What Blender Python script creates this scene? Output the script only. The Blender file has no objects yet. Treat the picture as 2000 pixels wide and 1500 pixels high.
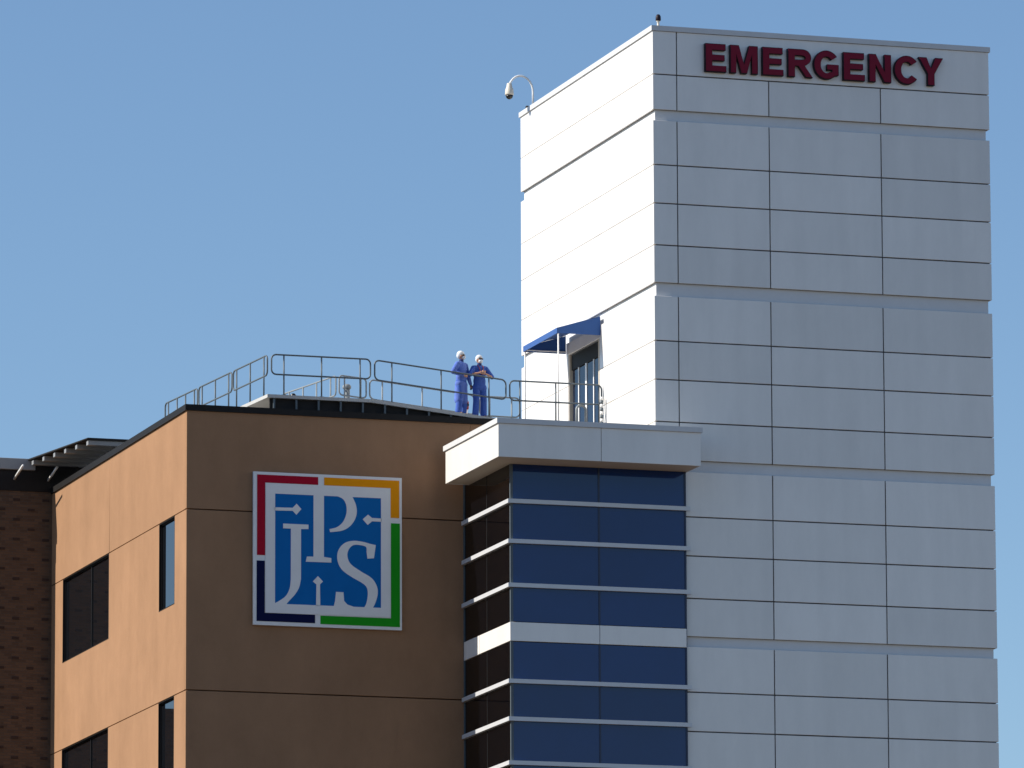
import bpy, bmesh, math, random
from mathutils import Vector, Matrix
random.seed(7)
R = math.radians
scene = bpy.context.scene
col = scene.collection

# ------------------------------------------------------------------ camera
cam_d = bpy.data.cameras.new('camera'); cam = bpy.data.objects.new('camera', cam_d); col.objects.link(cam)
cam_d.lens = 256.13; cam_d.sensor_width = 36; cam_d.sensor_fit = 'HORIZONTAL'
cam_d.clip_start = 1; cam_d.clip_end = 6000
rt, up, fw = Vector((.95403819, -.29966228, -.00369507)), Vector((-.04767785, -.16394227, .98531708)), Vector((.29586814, .93985395, .17069444))
cam.matrix_world = Matrix(((rt.x, up.x, -fw.x, -61.110), (rt.y, up.y, -fw.y, -181.426), (rt.z, up.z, -fw.z, 1.7), (0, 0, 0, 1)))
scene.camera = cam

# ------------------------------------------------------------------ sky and sun
SUN = Vector((-1, .17, .76)).normalized()          # towards the sun
elev = math.asin(SUN.z); azim = math.atan2(SUN.x, SUN.y)
world = bpy.data.worlds.new('World'); scene.world = world; world.use_nodes = True
wn = world.node_tree.nodes; bg = wn['Background']
sky = wn.new('ShaderNodeTexSky'); sky.sky_type = 'NISHITA'; sky.sun_disc = False
sky.sun_elevation = elev; sky.sun_rotation = azim
sky.altitude = 0; sky.air_density = 1.0; sky.dust_density = 0.0; sky.ozone_density = 5.0
world.node_tree.links.new(sky.outputs[0], bg.inputs[0]); bg.inputs[1].default_value = 0.090
sd = bpy.data.lights.new('sun', 'SUN'); sun = bpy.data.objects.new('sun', sd); col.objects.link(sun)
sd.energy = 5.0; sd.angle = R(.53); sd.color = (1, .93, .82)
sun.rotation_euler = (-SUN).to_track_quat('-Z', 'Y').to_euler()
vs = scene.view_settings
vs.view_transform = 'Standard'; vs.look = 'None'; vs.gamma = 1; vs.use_curve_mapping = False; vs.exposure = 0.44

# ------------------------------------------------------------------ materials
def mat(name, rgb, rough=.6, metal=0., var=0., grain=0., gscale=(1, 1, 1), gsize=4., bump=0., bsize=30., spec=.5, ior=None, rnd=0., streak=0.):
    """Principled material; grain = world-space noise on the colour, rnd = per-object variation, bump = fine relief."""
    m = bpy.data.materials.new(name); m.use_nodes = True
    nt = m.node_tree; N = nt.nodes; Lk = nt.links; b = N['Principled BSDF']
    b.inputs['Base Color'].default_value = (*rgb, 1); b.inputs['Roughness'].default_value = rough
    b.inputs['Metallic'].default_value = metal; b.inputs['Specular IOR Level'].default_value = spec
    if ior: b.inputs['IOR'].default_value = ior
    if grain or rnd:
        geo = N.new('ShaderNodeNewGeometry'); mp = N.new('ShaderNodeMapping'); mp.inputs['Scale'].default_value = gscale
        Lk.new(geo.outputs['Position'], mp.inputs[0])
        nz = N.new('ShaderNodeTexNoise'); nz.inputs['Scale'].default_value = gsize; nz.inputs['Detail'].default_value = 10; nz.inputs['Roughness'].default_value = .72
        Lk.new(mp.outputs[0], nz.inputs['Vector'])
        mr = N.new('ShaderNodeMapRange'); mr.inputs[1].default_value = .25; mr.inputs[2].default_value = .75
        mr.inputs[3].default_value = 1 - grain; mr.inputs[4].default_value = 1 + grain * .6
        Lk.new(nz.outputs[0], mr.inputs[0])
        oi = N.new('ShaderNodeObjectInfo'); mr2 = N.new('ShaderNodeMapRange'); mr2.inputs[3].default_value = 1 - rnd; mr2.inputs[4].default_value = 1
        Lk.new(oi.outputs['Random'], mr2.inputs[0])
        mu = N.new('ShaderNodeMath'); mu.operation = 'MULTIPLY'; Lk.new(mr.outputs[0], mu.inputs[0]); Lk.new(mr2.outputs[0], mu.inputs[1])
        if streak:                                                      # faint rain streaks running down
            mp2 = N.new('ShaderNodeMapping'); mp2.inputs['Scale'].default_value = (1.1, 1.1, .10); Lk.new(geo.outputs['Position'], mp2.inputs[0])
            n2 = N.new('ShaderNodeTexNoise'); n2.inputs['Scale'].default_value = 1.6; n2.inputs['Detail'].default_value = 5; Lk.new(mp2.outputs[0], n2.inputs['Vector'])
            mr3 = N.new('ShaderNodeMapRange'); mr3.inputs[1].default_value = .35; mr3.inputs[2].default_value = .7; mr3.inputs[3].default_value = 1; mr3.inputs[4].default_value = 1 - streak; Lk.new(n2.outputs[0], mr3.inputs[0])
            mu0 = mu; mu = N.new('ShaderNodeMath'); mu.operation = 'MULTIPLY'; Lk.new(mu0.outputs[0], mu.inputs[0]); Lk.new(mr3.outputs[0], mu.inputs[1])
        vm = N.new('ShaderNodeVectorMath'); vm.operation = 'SCALE'; vm.inputs[0].default_value = rgb
        Lk.new(mu.outputs[0], vm.inputs['Scale']); Lk.new(vm.outputs[0], b.inputs['Base Color'])
    if bump:
        geo2 = N.new('ShaderNodeNewGeometry'); nb = N.new('ShaderNodeTexNoise'); nb.inputs['Scale'].default_value = bsize; nb.inputs['Detail'].default_value = 4
        Lk.new(geo2.outputs['Position'], nb.inputs['Vector'])
        bp = N.new('ShaderNodeBump'); bp.inputs['Strength'].default_value = bump; bp.inputs['Distance'].default_value = .02
        Lk.new(nb.outputs[0], bp.inputs['Height']); Lk.new(bp.outputs[0], b.inputs['Normal'])
    return m

M = {}
M['panel'] = mat('white_metal_panel', (.88, .845, .80), .24, .0, grain=.07, gscale=(1.2, 1.2, .5), gsize=1.1, bump=.22, bsize=.9, rnd=.11, streak=.07, spec=1.0)
M['recess'] = mat('recess_metal', (.70, .71, .72), .5, grain=.06, gsize=2.)
M['joint'] = mat('joint_sealant', (.10, .10, .105), .8)
M['coping'] = mat('coping_metal', (.62, .63, .64), .4, grain=.08, gsize=2)
M['stucco'] = mat('tan_stucco', (.332, .192, .111), .92, streak=.05, grain=.17, gscale=(1, 1, .7), gsize=.55, bump=.25, bsize=45, rnd=.03, spec=.05)
M['stucco_joint'] = mat('stucco_joint', (.16, .10, .065), .9)
M['dark_coping'] = mat('dark_bronze_coping', (.012, .011, .011), .6, grain=.2, gsize=3, spec=.2)
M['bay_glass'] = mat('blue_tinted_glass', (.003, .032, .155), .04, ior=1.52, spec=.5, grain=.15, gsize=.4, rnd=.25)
M['glass'] = mat('dark_window_glass', (.006, .007, .009), .02, ior=1.75)
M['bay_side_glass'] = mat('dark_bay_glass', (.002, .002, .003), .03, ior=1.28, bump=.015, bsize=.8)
M['door_glass'] = mat('door_glass', (.004, .010, .03), .05, ior=1.45)
M['dark_frame'] = mat('dark_window_frame', (.010, .010, .011), .6, spec=.2)
M['blue_frame'] = mat('blue_glazing_bar', (.012, .025, .07), .35)
M['alu'] = mat('aluminium', (.62, .63, .65), .38, metal=.15, grain=.06, gsize=3)
M['soffit'] = mat('soffit_warm_bounce', (.60, .52, .42), .8, grain=.06, gsize=2)  # warm ground bounce on the white soffit mixed into its colour
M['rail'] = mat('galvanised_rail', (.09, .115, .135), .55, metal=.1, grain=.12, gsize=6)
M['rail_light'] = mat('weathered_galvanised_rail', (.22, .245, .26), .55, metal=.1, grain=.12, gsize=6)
M['deck'] = mat('walkway_metal', (.46, .46, .45), .6, grain=.15, gsize=4)
M['under'] = mat('walkway_steel', (.022, .021, .021), .8, grain=.2, gsize=5, spec=.2)
M['roof'] = mat('roof_membrane', (.34, .33, .31), .9, grain=.15, gsize=1)
M['awning'] = mat('blue_awning_canvas', (.035, .10, .30), .75, grain=.10, gsize=5, spec=.3)
M['white'] = mat('white_paint', (.78, .78, .77), .5, grain=.04, gsize=5)
M['cream'] = mat('cream_plastic', (.62, .58, .50), .5)
M['black'] = mat('black_plastic', (.012, .012, .013), .3)
M['red'] = mat('red_paint', (.30, .02, .02), .4)
M['maroon'] = mat('maroon_letter_face', (.20, .008, .030), .5, grain=.1, gsize=3, spec=.15)
M['letter_side'] = mat('dark_letter_return', (.018, .010, .018), .5, spec=.2)
M['pale_backer'] = mat('pale_sign_backer', (.72, .72, .68), .5)
M['logo_white'] = mat('logo_white', (.80, .80, .80), .55, grain=.04, gsize=3, spec=.08)
M['logo_red'] = mat('logo_red', (.40, .004, .025), .5, grain=.08, gsize=2, spec=.08)
M['logo_orange'] = mat('logo_orange', (.86, .32, .003), .5, grain=.06, gsize=2, spec=.08)
M['logo_green'] = mat('logo_green', (.012, .32, .012), .5, grain=.06, gsize=2, spec=.08)
M['logo_navy'] = mat('logo_navy', (.003, .006, .05), .5, grain=.06, gsize=2, spec=.08)
M['logo_blue'] = mat('logo_blue', (.003, .14, .44), .5, grain=.06, gsize=2, spec=.08)
M['scrubs'] = mat('blue_scrubs_cloth', (.040, .105, .42), .85, grain=.18, gsize=9, bump=.5, bsize=16)
M['scrubs_dark'] = mat('navy_cloth', (.014, .030, .13), .85, grain=.15, gsize=9, bump=.4, bsize=16)
M['gown'] = mat('pale_blue_gown_cloth', (.085, .155, .50), .85, grain=.22, gsize=7, bump=.6, bsize=12)
M['skin'] = mat('skin', (.42, .22, .15), .55)
M['mask'] = mat('white_face_mask', (.66, .69, .72), .8)
M['glove'] = mat('black_glove', (.012, .012, .016), .5)
M['shoe'] = mat('black_shoe', (.015, .015, .017), .5)
M['slat'] = mat('grey_purlin', (.26, .27, .28), .5, grain=.1, gsize=3)
M['ground'] = mat('ground_dry', (.10, .072, .048), .95, grain=.25, gsize=.05)

def brick_mat():
    m = bpy.data.materials.new('dark_brick'); m.use_nodes = True
    nt = m.node_tree; N = nt.nodes; Lk = nt.links; b = N['Principled BSDF']
    geo = N.new('ShaderNodeNewGeometry'); sp = N.new('ShaderNodeSeparateXYZ'); cb = N.new('ShaderNodeCombineXYZ')
    ad = N.new('ShaderNodeMath'); ad.operation = 'ADD'
    Lk.new(geo.outputs['Position'], sp.inputs[0]); Lk.new(sp.outputs[0], ad.inputs[0]); Lk.new(sp.outputs[1], ad.inputs[1])
    Lk.new(ad.outputs[0], cb.inputs[0]); Lk.new(sp.outputs[2], cb.inputs[1])
    br = N.new('ShaderNodeTexBrick'); br.inputs['Scale'].default_value = 1; br.inputs['Brick Width'].default_value = .215
    br.inputs['Row Height'].default_value = .0813; br.inputs['Mortar Size'].default_value = .006; br.inputs['Bias'].default_value = -.2
    br.inputs['Color1'].default_value = (.115, .068, .040, 1); br.inputs['Color2'].default_value = (.070, .042, .026, 1); br.inputs['Mortar'].default_value = (.085, .066, .052, 1)
    Lk.new(cb.outputs[0], br.inputs['Vector']); Lk.new(br.outputs[0], b.inputs['Base Color']); b.inputs['Roughness'].default_value = .9
    bp = N.new('ShaderNodeBump'); bp.inputs['Distance'].default_value = .008; bp.inputs['Strength'].default_value = .8; bp.invert = True
    Lk.new(br.outputs['Fac'], bp.inputs['Height']); Lk.new(bp.outputs[0], b.inputs['Normal'])
    return m
M['brick'] = brick_mat()
M['accent_brick'] = mat('accent_brick', (.040, .021, .015), .85, grain=.3, gsize=12)

# ------------------------------------------------------------------ helpers
WORLD = {}
def link(name, data, m, parent, at):
    o = bpy.data.objects.new(name, data); col.objects.link(o)
    at = Vector(at); WORLD[o.name] = at
    if parent: o.parent = parent; o.location = at - WORLD[parent.name]
    else: o.location = at
    if data and m is not None and not data.materials: data.materials.append(M[m] if isinstance(m, str) else m)
    return o
def thing(name, label, cat, at, group=None):
    o = link(name, None, None, None, at); o.empty_display_size = .2
    o['label'] = label; o['category'] = cat
    if group: o['group'] = group
    return o
def tag(o, label, cat, group=None):
    o['label'] = label; o['category'] = cat
    if group: o['group'] = group
    return o
CACHE = {}
def box_mesh(sx, sy, sz, bev, m):
    k = (round(sx, 4), round(sy, 4), round(sz, 4), bev, m)
    if k not in CACHE:
        bm = bmesh.new(); bmesh.ops.create_cube(bm, size=1)
        bmesh.ops.scale(bm, vec=(sx, sy, sz), verts=bm.verts)
        if bev: bmesh.ops.bevel(bm, geom=bm.edges[:], offset=bev, segments=1, affect='EDGES')
        me = bpy.data.meshes.new('box'); bm.to_mesh(me); bm.free(); me.materials.append(M[m]); CACHE[k] = me
    return CACHE[k]
def box(name, lo, hi, m, parent, bev=0.):
    lo, hi = Vector(lo), Vector(hi); s = hi - lo
    return link(name, box_mesh(s.x, s.y, s.z, bev, m), None, parent, (lo + hi) / 2)
def bm_obj(name, bm, m, parent, at=(0, 0, 0), smooth=False):
    """bm holds world coordinates; the object origin is put at `at`."""
    at = Vector(at); bmesh.ops.translate(bm, vec=-at, verts=bm.verts)
    bmesh.ops.recalc_face_normals(bm, faces=bm.faces)
    me = bpy.data.meshes.new(name); bm.to_mesh(me); bm.free()
    if smooth:
        for p in me.polygons: p.use_smooth = True
    return link(name, me, m, parent, at)
def bm_box(bm, lo, hi):
    v = [bm.verts.new((x, y, z)) for x in (lo[0], hi[0]) for y in (lo[1], hi[1]) for z in (lo[2], hi[2])]
    for f in ((0, 1, 3, 2), (4, 6, 7, 5), (0, 4, 5, 1), (2, 3, 7, 6), (0, 2, 6, 4), (1, 5, 7, 3)): bm.faces.new([v[i] for i in f])
def bm_prism(bm, quad_a, quad_b):
    """closed solid between two equal polygons"""
    n = len(quad_a); a = [bm.verts.new(p) for p in quad_a]; b = [bm.verts.new(p) for p in quad_b]
    bm.faces.new(a); bm.faces.new(list(reversed(b)))
    for i in range(n): bm.faces.new((a[i], b[i], b[(i + 1) % n], a[(i + 1) % n]))
def bm_tube(bm, pts, r, seg=10, closed=False):
    pts = [Vector(p) for p in pts]; n = len(pts); rings = []
    ref = None
    for i, p in enumerate(pts):
        a = pts[(i - 1) % n] if (closed or i > 0) else p; b = pts[(i + 1) % n] if (closed or i < n - 1) else p
        t = (b - a).normalized()
        if ref is None or abs(ref.dot(t)) > .95:
            ref = Vector((0, 0, 1)) if abs(t.z) < .9 else Vector((1, 0, 0))
        u = (ref - t * ref.dot(t)).normalized(); w = t.cross(u); ref = u
        rr = r[i] if isinstance(r, (list, tuple)) else r
        rings.append([bm.verts.new(p + (u * math.cos(k * 2 * math.pi / seg) + w * math.sin(k * 2 * math.pi / seg)) * rr) for k in range(seg)])
    for i in range(n if closed else n - 1):
        A, B = rings[i], rings[(i + 1) % n]
        for k in range(seg): bm.faces.new((A[k], A[(k + 1) % seg], B[(k + 1) % seg], B[k]))
    if not closed: bm.faces.new(list(reversed(rings[0]))); bm.faces.new(rings[-1])
def tube(name, pts, r, m, parent, seg=10, closed=False):
    bm = bmesh.new(); bm_tube(bm, pts, r, seg, closed)
    return bm_obj(name, bm, m, parent, pts[0], True)
def lathe(name, prof, at, m, parent, seg=16):
    bm = bmesh.new(); rings = []
    for r, z in prof: rings.append([bm.verts.new((at[0] + r * math.cos(k * 2 * math.pi / seg), at[1] + r * math.sin(k * 2 * math.pi / seg), at[2] + z)) for k in range(seg)])
    for A, B in zip(rings, rings[1:]):
        for k in range(seg): bm.faces.new((A[k], A[(k + 1) % seg], B[(k + 1) % seg], B[k]))
    bm.faces.new(list(reversed(rings[0]))); bm.faces.new(rings[-1])
    return bm_obj(name, bm, m, parent, at, True)
def outline_mesh(loops, depth, bevel=0.):
    """flat outline(s) in (x, z), extruded towards -y by depth; holes are further loops"""
    cu = bpy.data.curves.new('outline', 'CURVE'); cu.dimensions = '2D'; cu.fill_mode = 'BOTH'; cu.extrude = depth / 2; cu.bevel_depth = bevel
    for lp in loops:
        s = cu.splines.new('POLY'); s.points.add(len(lp) - 1); s.use_cyclic_u = True
        for p, q in zip(s.points, lp): p.co = (q[0], q[1], 0, 1)
    t = bpy.data.objects.new('outline', cu)
    col.objects.link(t); dg = bpy.context.evaluated_depsgraph_get()
    me = bpy.data.meshes.new_from_object(t.evaluated_get(dg)); bpy.data.objects.remove(t); bpy.data.curves.remove(cu)
    for v in me.vertices: v.co = (v.co.x, -depth / 2 - v.co.z, v.co.y)
    bm = bmesh.new(); bm.from_mesh(me); bmesh.ops.remove_doubles(bm, verts=bm.verts, dist=1e-5); bmesh.ops.recalc_face_normals(bm, faces=bm.faces); bm.to_mesh(me); bm.free()
    return me
def crom(pts, n=5):
    P = [pts[0]] + list(pts) + [pts[-1]]; out = []
    for i in range(1, len(P) - 2):
        p0, p1, p2, p3 = P[i - 1], P[i], P[i + 1], P[i + 2]
        for k in range(n):
            t = k / n
            out.append(tuple(.5 * (2 * p1[j] + (p2[j] - p0[j]) * t + (2 * p0[j] - 5 * p1[j] + 4 * p2[j] - p3[j]) * t * t + (3 * p1[j] - p0[j] - 3 * p2[j] + p3[j]) * t ** 3) for j in (0, 1)))
    out.append(tuple(pts[-1])); return out

# ------------------------------------------------------------------ ground
bm = bmesh.new(); s = 3000
bm.faces.new([bm.verts.new(p) for p in ((-s, -s, 0), (s, -s, 0), (s, s, 0), (-s, s, 0))])
g = bm_obj('ground', bm, 'ground', None); g['kind'] = 'structure'

# ------------------------------------------------------------------ emergency tower
TW, TD, TT = 9.66, 11.8, 44.63
tower = thing('emergency_tower', 'tall white metal panelled tower with flat roof at the right of the photo', 'tower', (TW / 2, TD / 2, 0))
RI = .08                     # depth of the recessed bands
cz0, cz1 = 34.35, 36.92      # rows cut by the roof door
bm = bmesh.new()
bm_box(bm, (RI, RI, 0), (TW - RI, TD - RI, cz0)); bm_box(bm, (RI, RI, cz1), (TW - RI, TD - RI, TT - .2))
bm_box(bm, (RI, RI, cz0), (TW - RI, 4.78, cz1)); bm_box(bm, (RI, 7.47, cz0), (TW - RI, TD - RI, cz1)); bm_box(bm, (.14, 4.78, cz0), (TW - RI, 7.47, cz1))
bm_obj('core_wall', bm, 'recess', tower, (TW / 2, TD / 2, 0))
bands = [42.32, 37.53, 32.80, 28.10, 23.38]
rows = []                    # (z0, z1)
rows += [(43.30, 44.50), (42.32, 43.30)]
for zb in bands[:-1]:
    zt = zb - .27
    zs = [zt, zb - 1.50, zb - 2.55, zb - 3.69, zb - 4.72]
    rows += [(zs[i + 1], zs[i]) for i in range(4)]
GAP = .032
# dark backing between bands (seen only through the joints)
spans = [(42.32, 44.5)] + [(zb - 4.72, zb - .27) for zb in bands[:-1]] + [(0.02, bands[-1] - .27)]
for z0, z1 in spans:
    bm = bmesh.new(); e = .012
    bm_box(bm, (.05, .05, z0 + e), (TW - .05, RI + .02, z1 - e))
    bm_box(bm, (TW - RI - .02, RI + .03, z0 + e), (TW - .05, TD - .05, z1 - e))
    if z0 < cz1 < z1:
        a, b = 4.72, 7.53
        bm_box(bm, (.05, RI + .03, z0 + e), (RI + .02, a, z1 - e)); bm_box(bm, (.05, b, z0 + e), (RI + .02, TD - .05, z1 - e))
        bm_box(bm, (.05, a + .001, 36.98), (RI + .02, b - .001, z1 - e)); bm_box(bm, (.05, a + .001, z0 + e), (RI + .02, b - .001, 34.3))
    else:
        bm_box(bm, (.05, RI + .03, z0 + e), (RI + .02, TD - .05, z1 - e))
    bm_obj('joint_backing', bm, 'joint', tower, (TW / 2, TD / 2, z0))
xs = [0, .68, 3.30, 6.51, TW]
for i, (z0, z1) in enumerate(rows):
    a, b = z0 + GAP / 2, z1 - GAP / 2
    if i == 0:
        cols = [(0, .68), (.68, TW)]
    else: cols = list(zip(xs, xs[1:]))
    for x0, x1 in cols:                                    # front (in shade)
        l = x0 if x0 == 0 else x0 + GAP / 2; r_ = x1 if x1 == TW else x1 - GAP / 2
        dz = random.uniform(0, .006)
        box('wall_panel', (l, -dz, a), (r_, .048, b), 'panel', tower, .006)
    ys = [(0.05, 5.9), (5.9, 11.36), (11.36, TD)]
    if z1 < 37.3 and z0 > 33.6: ys = [(0.05, 4.74), (7.51, 11.36), (11.36, TD)]
    g2 = .014
    for y0, y1 in ys:                                      # sunlit side
        box('wall_panel', (0, y0 + g2 / 2, z0 + g2 / 2), (.046, y1 - g2 / 2, z1 - g2 / 2), 'panel', tower, .006)
    if abs(z1 - 37.26) < .01:
        box('door_head_panel', (0, 4.751, 36.90), (.046, 7.499, z1 - GAP / 2), 'panel', tower, .006)
    box('wall_panel', (TW - .046, .06, a), (TW, TD, b), 'panel', tower, .006)      # far side
    box('wall_panel', (.06, TD - .046, a), (TW - .06, TD - .002, b), 'panel', tower, .006)
box('lower_wall', (0, 0, 0.03), (.049, TD, 23.1), 'panel', tower); box('lower_wall', (.06, -.003, 0.03), (TW, .049, 23.1), 'panel', tower)
# roof coping, a lip all round
bm = bmesh.new(); o_ = .04; zc0, zc1 = 44.49, TT
for lo, hi in (((-o_, -o_, zc0), (TW + o_, .30, zc1)), ((-o_, TD - .3, zc0), (TW + o_, TD + o_, zc1)), ((-o_, .302, zc0), (.30, TD - .302, zc1)), ((TW - .3, .302, zc0), (TW + o_, TD - .302, zc1))): bm_box(bm, lo, hi)
bm_obj('coping', bm, 'coping', tower, (TW / 2, TD / 2, TT))
box('roof', (.301, .301, 44.1), (TW - .301, TD - .301, 44.45), 'roof', tower)
# roof door in the sunlit side
door = box('door', (.105, 4.79, 34.45), (.135, 7.46, 36.88), 'dark_frame', tower)
door['label'] = 'glazed double door with white bars under the awning'
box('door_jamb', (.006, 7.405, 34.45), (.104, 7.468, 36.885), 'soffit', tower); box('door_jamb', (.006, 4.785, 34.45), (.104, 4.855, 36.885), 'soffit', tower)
for y0, y1 in ((4.93, 5.44), (5.50, 6.08), (6.20, 6.77), (6.83, 7.33)):
    box('pane', (.085, y0, 34.55), (.104, y1, 36.42), 'door_glass', door)
for y0, y1 in ((4.862, 4.93), (5.44, 5.50), (6.08, 6.20), (6.77, 6.83)): box('glazing_bar', (.065, y0, 34.47), (.104, y1, 36.45), 'white', door)
box('transom', (.060, 4.862, 36.45), (.104, 7.398, 36.87), 'dark_frame', door)

# EMERGENCY letters
sign = thing('emergency_sign', 'maroon raised EMERGENCY lettering along the top of the white tower', 'sign', (4.86, 0, 43.43))
def rect(x0, y0, x1, y1): return [(x0, y0), (x1, y0), (x1, y1), (x0, y1)]
def arc(cx, cy, rx, ry, a0, a1, n=18): return [(cx + rx * math.cos(R(a0 + (a1 - a0) * i / n)), cy + ry * math.sin(R(a0 + (a1 - a0) * i / n))) for i in range(n + 1)]
def gl(ch, w, h, t):         # block capitals in a w x h box, stem width t
    k = t * .86
    if ch == 'E': return [[(0, 0), (w, 0), (w, k), (t, k), (t, .5 * h - k * .45), (w * .92, .5 * h - k * .45), (w * .92, .5 * h + k * .5), (t, .5 * h + k * .5), (t, h - k), (w * .97, h - k), (w * .97, h), (0, h)]]
    if ch == 'M': return [[(0, 0), (t * .85, 0), (t * .85, h * .72), (w / 2 - t * .42, 0), (w / 2 + t * .42, 0), (w - t * .85, h * .72), (w - t * .85, 0), (w, 0), (w, h), (w - t * 1.25, h), (w / 2, h * .30), (t * 1.25, h), (0, h)]]
    if ch == 'N': return [[(0, 0), (t * .95, 0), (t * .95, h * .66), (w - t, 0), (w, 0), (w, h), (w - t * .95, h), (w - t * .95, h * .34), (t, h), (0, h)]]
    if ch == 'Y': return [[(w / 2 - t / 2, 0), (w / 2 + t / 2, 0), (w / 2 + t / 2, h * .42), (w, h), (w - t * 1.15, h), (w / 2, h * .60), (t * 1.15, h), (0, h), (w / 2 - t / 2, h * .42)]]
    if ch == 'R':
        out = [(0, 0), (t, 0), (t, h * .40), (w * .42, h * .40), (w * .74, 0), (w * 1.0, 0), (w * .66, h * .43)] + arc(w * .60, h * .71, w * .34, h * .29, -70, 90, 14) + [(0, h)]
        return [out, [(t, h * .40 + k), (t, h - k)] + arc(w * .56, h * .705, w * .17, h * .295 - k, 90, -90, 10)]
    if ch in 'CG':
        ro = arc(w / 2, h / 2, w / 2, h * .515, 38, 322 if ch == 'C' else 325, 30); ri = arc(w / 2, h / 2, w / 2 - t, h * .515 - k * .98, 322 if ch == 'C' else 318, 38, 26)
        if ch == 'C': return [ro + ri]
        ro = arc(w / 2, h / 2, w / 2, h * .515, 36, 312, 30) + [(w * .97, h * .14), (w * .97, h * .52), (w * .52, h * .52), (w * .52, h * .52 - k * .9), (w * .97 - t * .95, h * .52 - k * .9), (w * .97 - t * .95, h * .22)]
        return [ro + arc(w / 2, h / 2, w / 2 - t, h * .515 - k * .98, 302, 36, 26)]
LH = .775
for ch, x0, x1 in (('E', 1.45, 2.05), ('M', 2.16, 2.95), ('E', 3.08, 3.68), ('R', 3.81, 4.52), ('G', 4.55, 5.29), ('E', 5.40, 6.02), ('N', 6.14, 6.78), ('C', 6.87, 7.60), ('Y', 7.58, 8.29)):
    me = outline_mesh(gl(ch, x1 - x0, LH, .200), .13)
    lt = link('letter', me, 'letter_side', sign, (x0, -.006, 43.435))
    # face plate, slightly smaller, maroon
    w = x1 - x0; ins = .016
    fl = [[(ins + (x) * (w - 2 * ins) / w, ins + z * (LH - 2 * ins) / LH) for x, z in lp] for lp in gl(ch, w, LH, .186)]
    link('letter_face', outline_mesh(fl, .012), 'maroon', lt, (x0, -.1365, 43.435))

# ------------------------------------------------------------------ tan stucco building
BX, BY, BB, BZ = -11.82, 4.07, 19.2, 34.40
tan = thing('stucco_building', 'tan stucco hospital block with dark roof edge, sunlit on its left side', 'building', (-6, 11, 0))
bm = bmesh.new(); i_ = .13
bm_box(bm, (BX + i_ + .26, BY + i_, 0), (-.06, BB + 3, 34.1)); 
bm_obj('core_wall', bm, 'stucco_joint', tan, (-6, 11, 0))
s1, s2, s3 = 31.58, 26.72, 21.86
gj = .03
for z0, z1 in ((s1, 34.24), (s2, s1), (s3, s2), (17, s3)):                     # front, in shade
    box('wall_panel', (BX, BY, z0 + gj / 2), (-3.9, BY + i_ - .004, z1 - gj / 2 if z1 != 34.24 else z1), 'stucco', tan, .008)
box('lower_wall', (BX, BY, .02), (-3.9, BY + i_ - .004, 17 - gj), 'stucco', tan)
def side_panel(y0, y1, z0, z1, holes):
    """sunlit side panel with window notches (y0, y1, zbottom); notches hang from the panel top"""
    bm = bmesh.new(); X0, X1 = BX, BX + i_ - .004
    out = [(y0, z1)]; pts = [(y0, z0), (y1, z0), (y1, z1)]
    poly = [(y0, z0), (y1, z0), (y1, z1)]
    for a, b, zb in sorted(holes, reverse=True): poly += [(b, z1), (b, zb), (a, zb), (a, z1)]
    poly.append((y0, z1))
    me = outline_mesh([[(p[0], p[1]) for p in poly]], X1 - X0)
    # outline is in x/z and grows to -y: turn it so that x -> y and -y -> -x
    for v in me.vertices: v.co = (X1 + v.co.y - BX, v.co.x - y0, v.co.z - z0)
    bm = bmesh.new(); bm.from_mesh(me); bmesh.ops.recalc_face_normals(bm, faces=bm.faces); bm.to_mesh(me); bm.free()
    return link('wall_panel', me, 'stucco', tan, (BX, y0, z0))
YS = BY + i_
side_panel(YS, 12.33, s1 + gj / 2, 34.24, []); side_panel(12.36, BB, s1 + gj / 2, 34.24, [])
WIN = [(5.27, 6.91), (12.38, 17.66)]
for zt, zb_, zw in ((s1, s2, 29.19), (s2, s3, 24.33)):
    side_panel(YS, BB, zb_ + gj / 2, zt - gj / 2, [(a, b, zw) for a, b in WIN])
side_panel(YS, BB, .02, s3 - gj / 2, [])
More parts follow.
